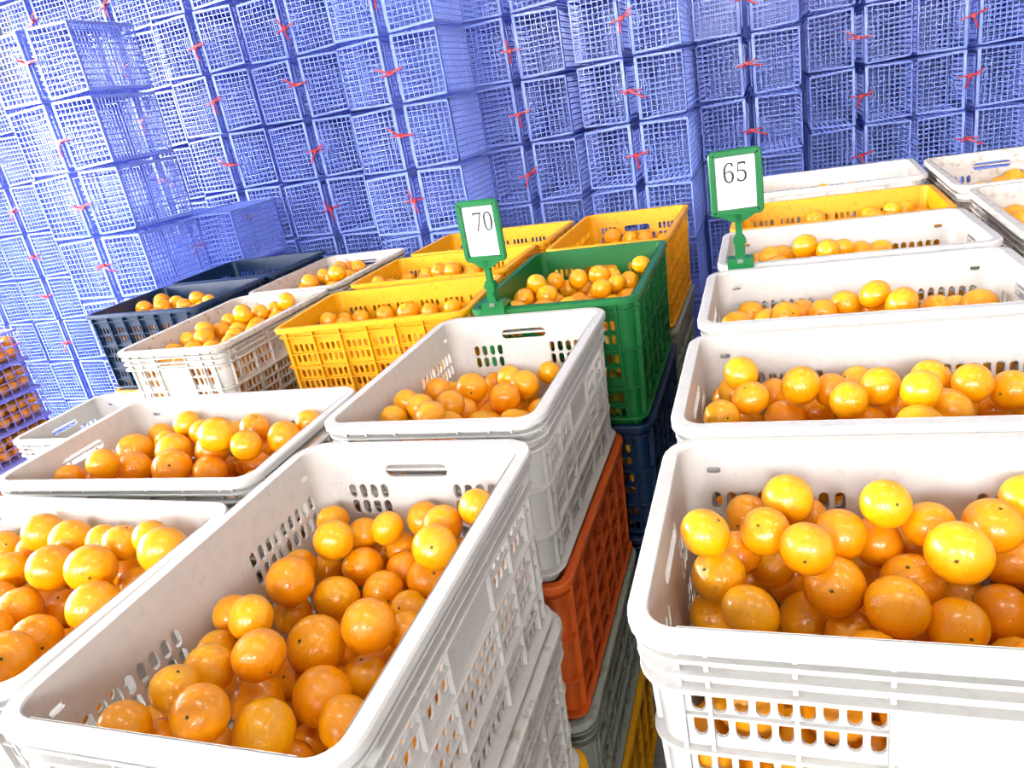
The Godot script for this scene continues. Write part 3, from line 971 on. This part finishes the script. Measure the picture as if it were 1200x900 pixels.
			if spec[2]:
				tag(o, spec[2], "crate", "fruit crates in stacks")
			else:
				tag(o, "fruit crate low in a stack, hidden behind the crates around it", "crate", "fruit crates hidden low in the stacks")
		var frame := Transform3D(Basis(Vector3.UP, s[3]), Vector3(s[0], s[1], s[2]))
		var tops := []
		if fruit.has(key):
			tops = lay_oranges(fruit[key], frame, names[key], -1 if s[0] < 0.3 else 1)
		if tops.size():
			var mean := 0.0
			for t in tops: mean += t[0].y
			fill_crate(frame, s[5], s[6], -CRATE_HEIGHT, -0.03 if tops.size() > 12 else mean / tops.size() + 0.02, tops)
		for k in range(1, s[8]):
			fill_crate(Transform3D(frame.basis, frame.origin - Vector3(0, k * pitch, 0)), s[5], s[6], -CRATE_HEIGHT, -0.06, [])

func build_wall_of_baskets() -> void:
	var ribbons := []
	for k in 5: ribbons.append(ribbon_mesh(k))
	var first := make_basket(M.blue)     # builds the shared meshes
	remove_child(first)
	first.free()
	taken["mesh_basket"] = 0
	for c in [
		[-3.791, 1.607, -2.840, 0.000, "far column behind packed baskets", 2.20, 0.60, false],
		[-4.300, 1.607, -2.860, 0.000, "column at the picture edge", 2.20, 0.60, false],
		[-3.000, 2.490, -2.720, 0.000, "tall column behind the jutting one", 9.00, 2.00, false],
		[-2.510, 2.490, -2.720, 0.000, "tall column beside the jutting one", 9.00, 1.60, false],
		[-2.244, 2.174, -1.920, 0.000, "column jutting out furthest", 2.30, 1.10, false],
		[-2.029, 2.229, -2.700, 0.000, "column behind the short one", 9.00, 1.20, true],
		[-2.064, 1.335, -2.308, 0.000, "short column behind empty navy crate", 1.40, 1.00, false],
		[-1.535, 2.219, -2.700, 0.000, "first column past the short one", 9.00, 1.00, true],
		[-0.955, 2.204, -2.500, 0.000, "jutting column above yellow crates", 9.00, 1.00, false],
		[-0.530, 1.937, -2.920, 0.000, "column past the jutting yellow-crate one", 9.00, 1.00, true],
		[-0.013, 1.951, -2.920, 0.000, "column behind sign 70 and green crate", 9.00, 0.90, true],
		[0.483, 1.961, -3.360, 0.000, "column rising behind sign 65", 9.00, 0.60, true],
		[1.008, 1.720, -3.720, 0.000, "column above last white crate", 9.00, 1.00, true],
		[1.498, 1.719, -3.710, 0.000, "column above stained grip-hole crate", 9.00, 1.00, true],
		[1.985, 1.719, -3.720, 0.000, "last column at picture edge", 9.00, 1.20, true],
	]:
		basket_column(c[0], c[1], c[2], c[3], c[4], c[5], c[6], c[7], ribbons)
	mass("mesh_basket_mass", whole_basket, M.blue, hidden_baskets, PackedColorArray(), "blue mesh baskets low in the wall and in its second layer", "basket")

func build_packed_baskets() -> void:
	# low lilac baskets packed with fruit at the edge of the picture
	var w := 0.54
	var d := 0.56
	var h := 0.17
	var st := begin()
	var side := begin()
	for k in 4:
		var b := Basis(Vector3.UP, PI / 2 * k)
		var ww: float = w if k % 2 == 0 else d
		var dd: float = d if k % 2 == 0 else w
		for i in 11:
			var x := -ww / 2 + ww * i / 10.0
			box(side, Vector3(x - 0.0018, 0.0, dd / 2 - 0.003), Vector3(x + 0.0018, h - 0.006, dd / 2), Transform3D(b, Vector3.ZERO))
		for j in 5:
			var y := 0.004 + (h - 0.012) * j / 4.0
			box(side, Vector3(-ww / 2, y - 0.0018, dd / 2 - 0.003), Vector3(ww / 2, y + 0.0018, dd / 2 + 0.001), Transform3D(b, Vector3.ZERO))
	var walls := done(side)
	box(st, Vector3(-w / 2, 0, -d / 2), Vector3(w / 2, 0.004, d / 2))
	var base := done(st)
	st = begin()
	sweep(st, outline(w / 2 + 0.006, d / 2 + 0.006, 0.02, 3), 0.02, [Vector2(0.012, h - 0.006), Vector2(0.012, h - 0.002), Vector2(0, h - 0.002), Vector2(0, h - 0.012), Vector2(0.003, h - 0.012), Vector2(0.003, h - 0.006)])
	var rim := done(st)
	for p in [[-3.68, -1.98]]:
		for k in 6:
			var o := thing("packed_basket")
			part("lattice", walls, M.lilac, o)
			part("base", base, M.lilac, o)
			part("rim", rim, M.lilac, o)
			o.position = Vector3(p[0], k * h, p[1])
			tag(o, "lilac mesh basket packed with oranges beside the low white crate, %s layer up" % ORDER[k], "basket", "lilac baskets packed with oranges")
			for layer in 2:
				for i in 7:
					for j in 8:
						var q := Vector3(-w / 2 + 0.044 + i * 0.072, 0.04 + layer * 0.066, d / 2 - 0.042 - j * 0.069) + Vector3(rng.randf_range(-1, 1), rng.randf_range(-1, 1), rng.randf_range(-1, 1)) * 0.003
						filler.append(Transform3D(Basis(Vector3.UP, rng.randf() * TAU).scaled(Vector3.ONE * 0.0335), o.position + q))
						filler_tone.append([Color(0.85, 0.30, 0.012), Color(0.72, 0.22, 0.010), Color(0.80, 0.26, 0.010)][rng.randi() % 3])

func crumpled_paper() -> void:
	var st := SurfaceTool.new()
	st.begin(Mesh.PRIMITIVE_TRIANGLES)
	st.set_smooth_group(-1)
	var n := FastNoiseLite.new()
	n.seed = 4
	n.frequency = 0.22
	var at := func(i: int, j: int, lift: float) -> Vector3: return Vector3((i - 4) * 0.016 + n.get_noise_2d(i * 3, j * 3) * 0.008, 0.016 + n.get_noise_2d(i * 4 + 50, j * 4) * 0.022 + lift, (j - 2) * 0.018)
	for i in 8:
		for j in 4:
			quad(st, at.call(i, j + 1, 0.0), at.call(i + 1, j + 1, 0.0), at.call(i + 1, j, 0.0), at.call(i, j, 0.0))
			quad(st, at.call(i, j, -0.001), at.call(i + 1, j, -0.001), at.call(i + 1, j + 1, -0.001), at.call(i, j + 1, -0.001))
	var o := part("crumpled_paper", done(st), M.paper)
	o.position = Vector3(-1.75, 1.155, -1.50)
	tag(o, "crumpled white paper lying among the oranges in the navy crate", "paper")
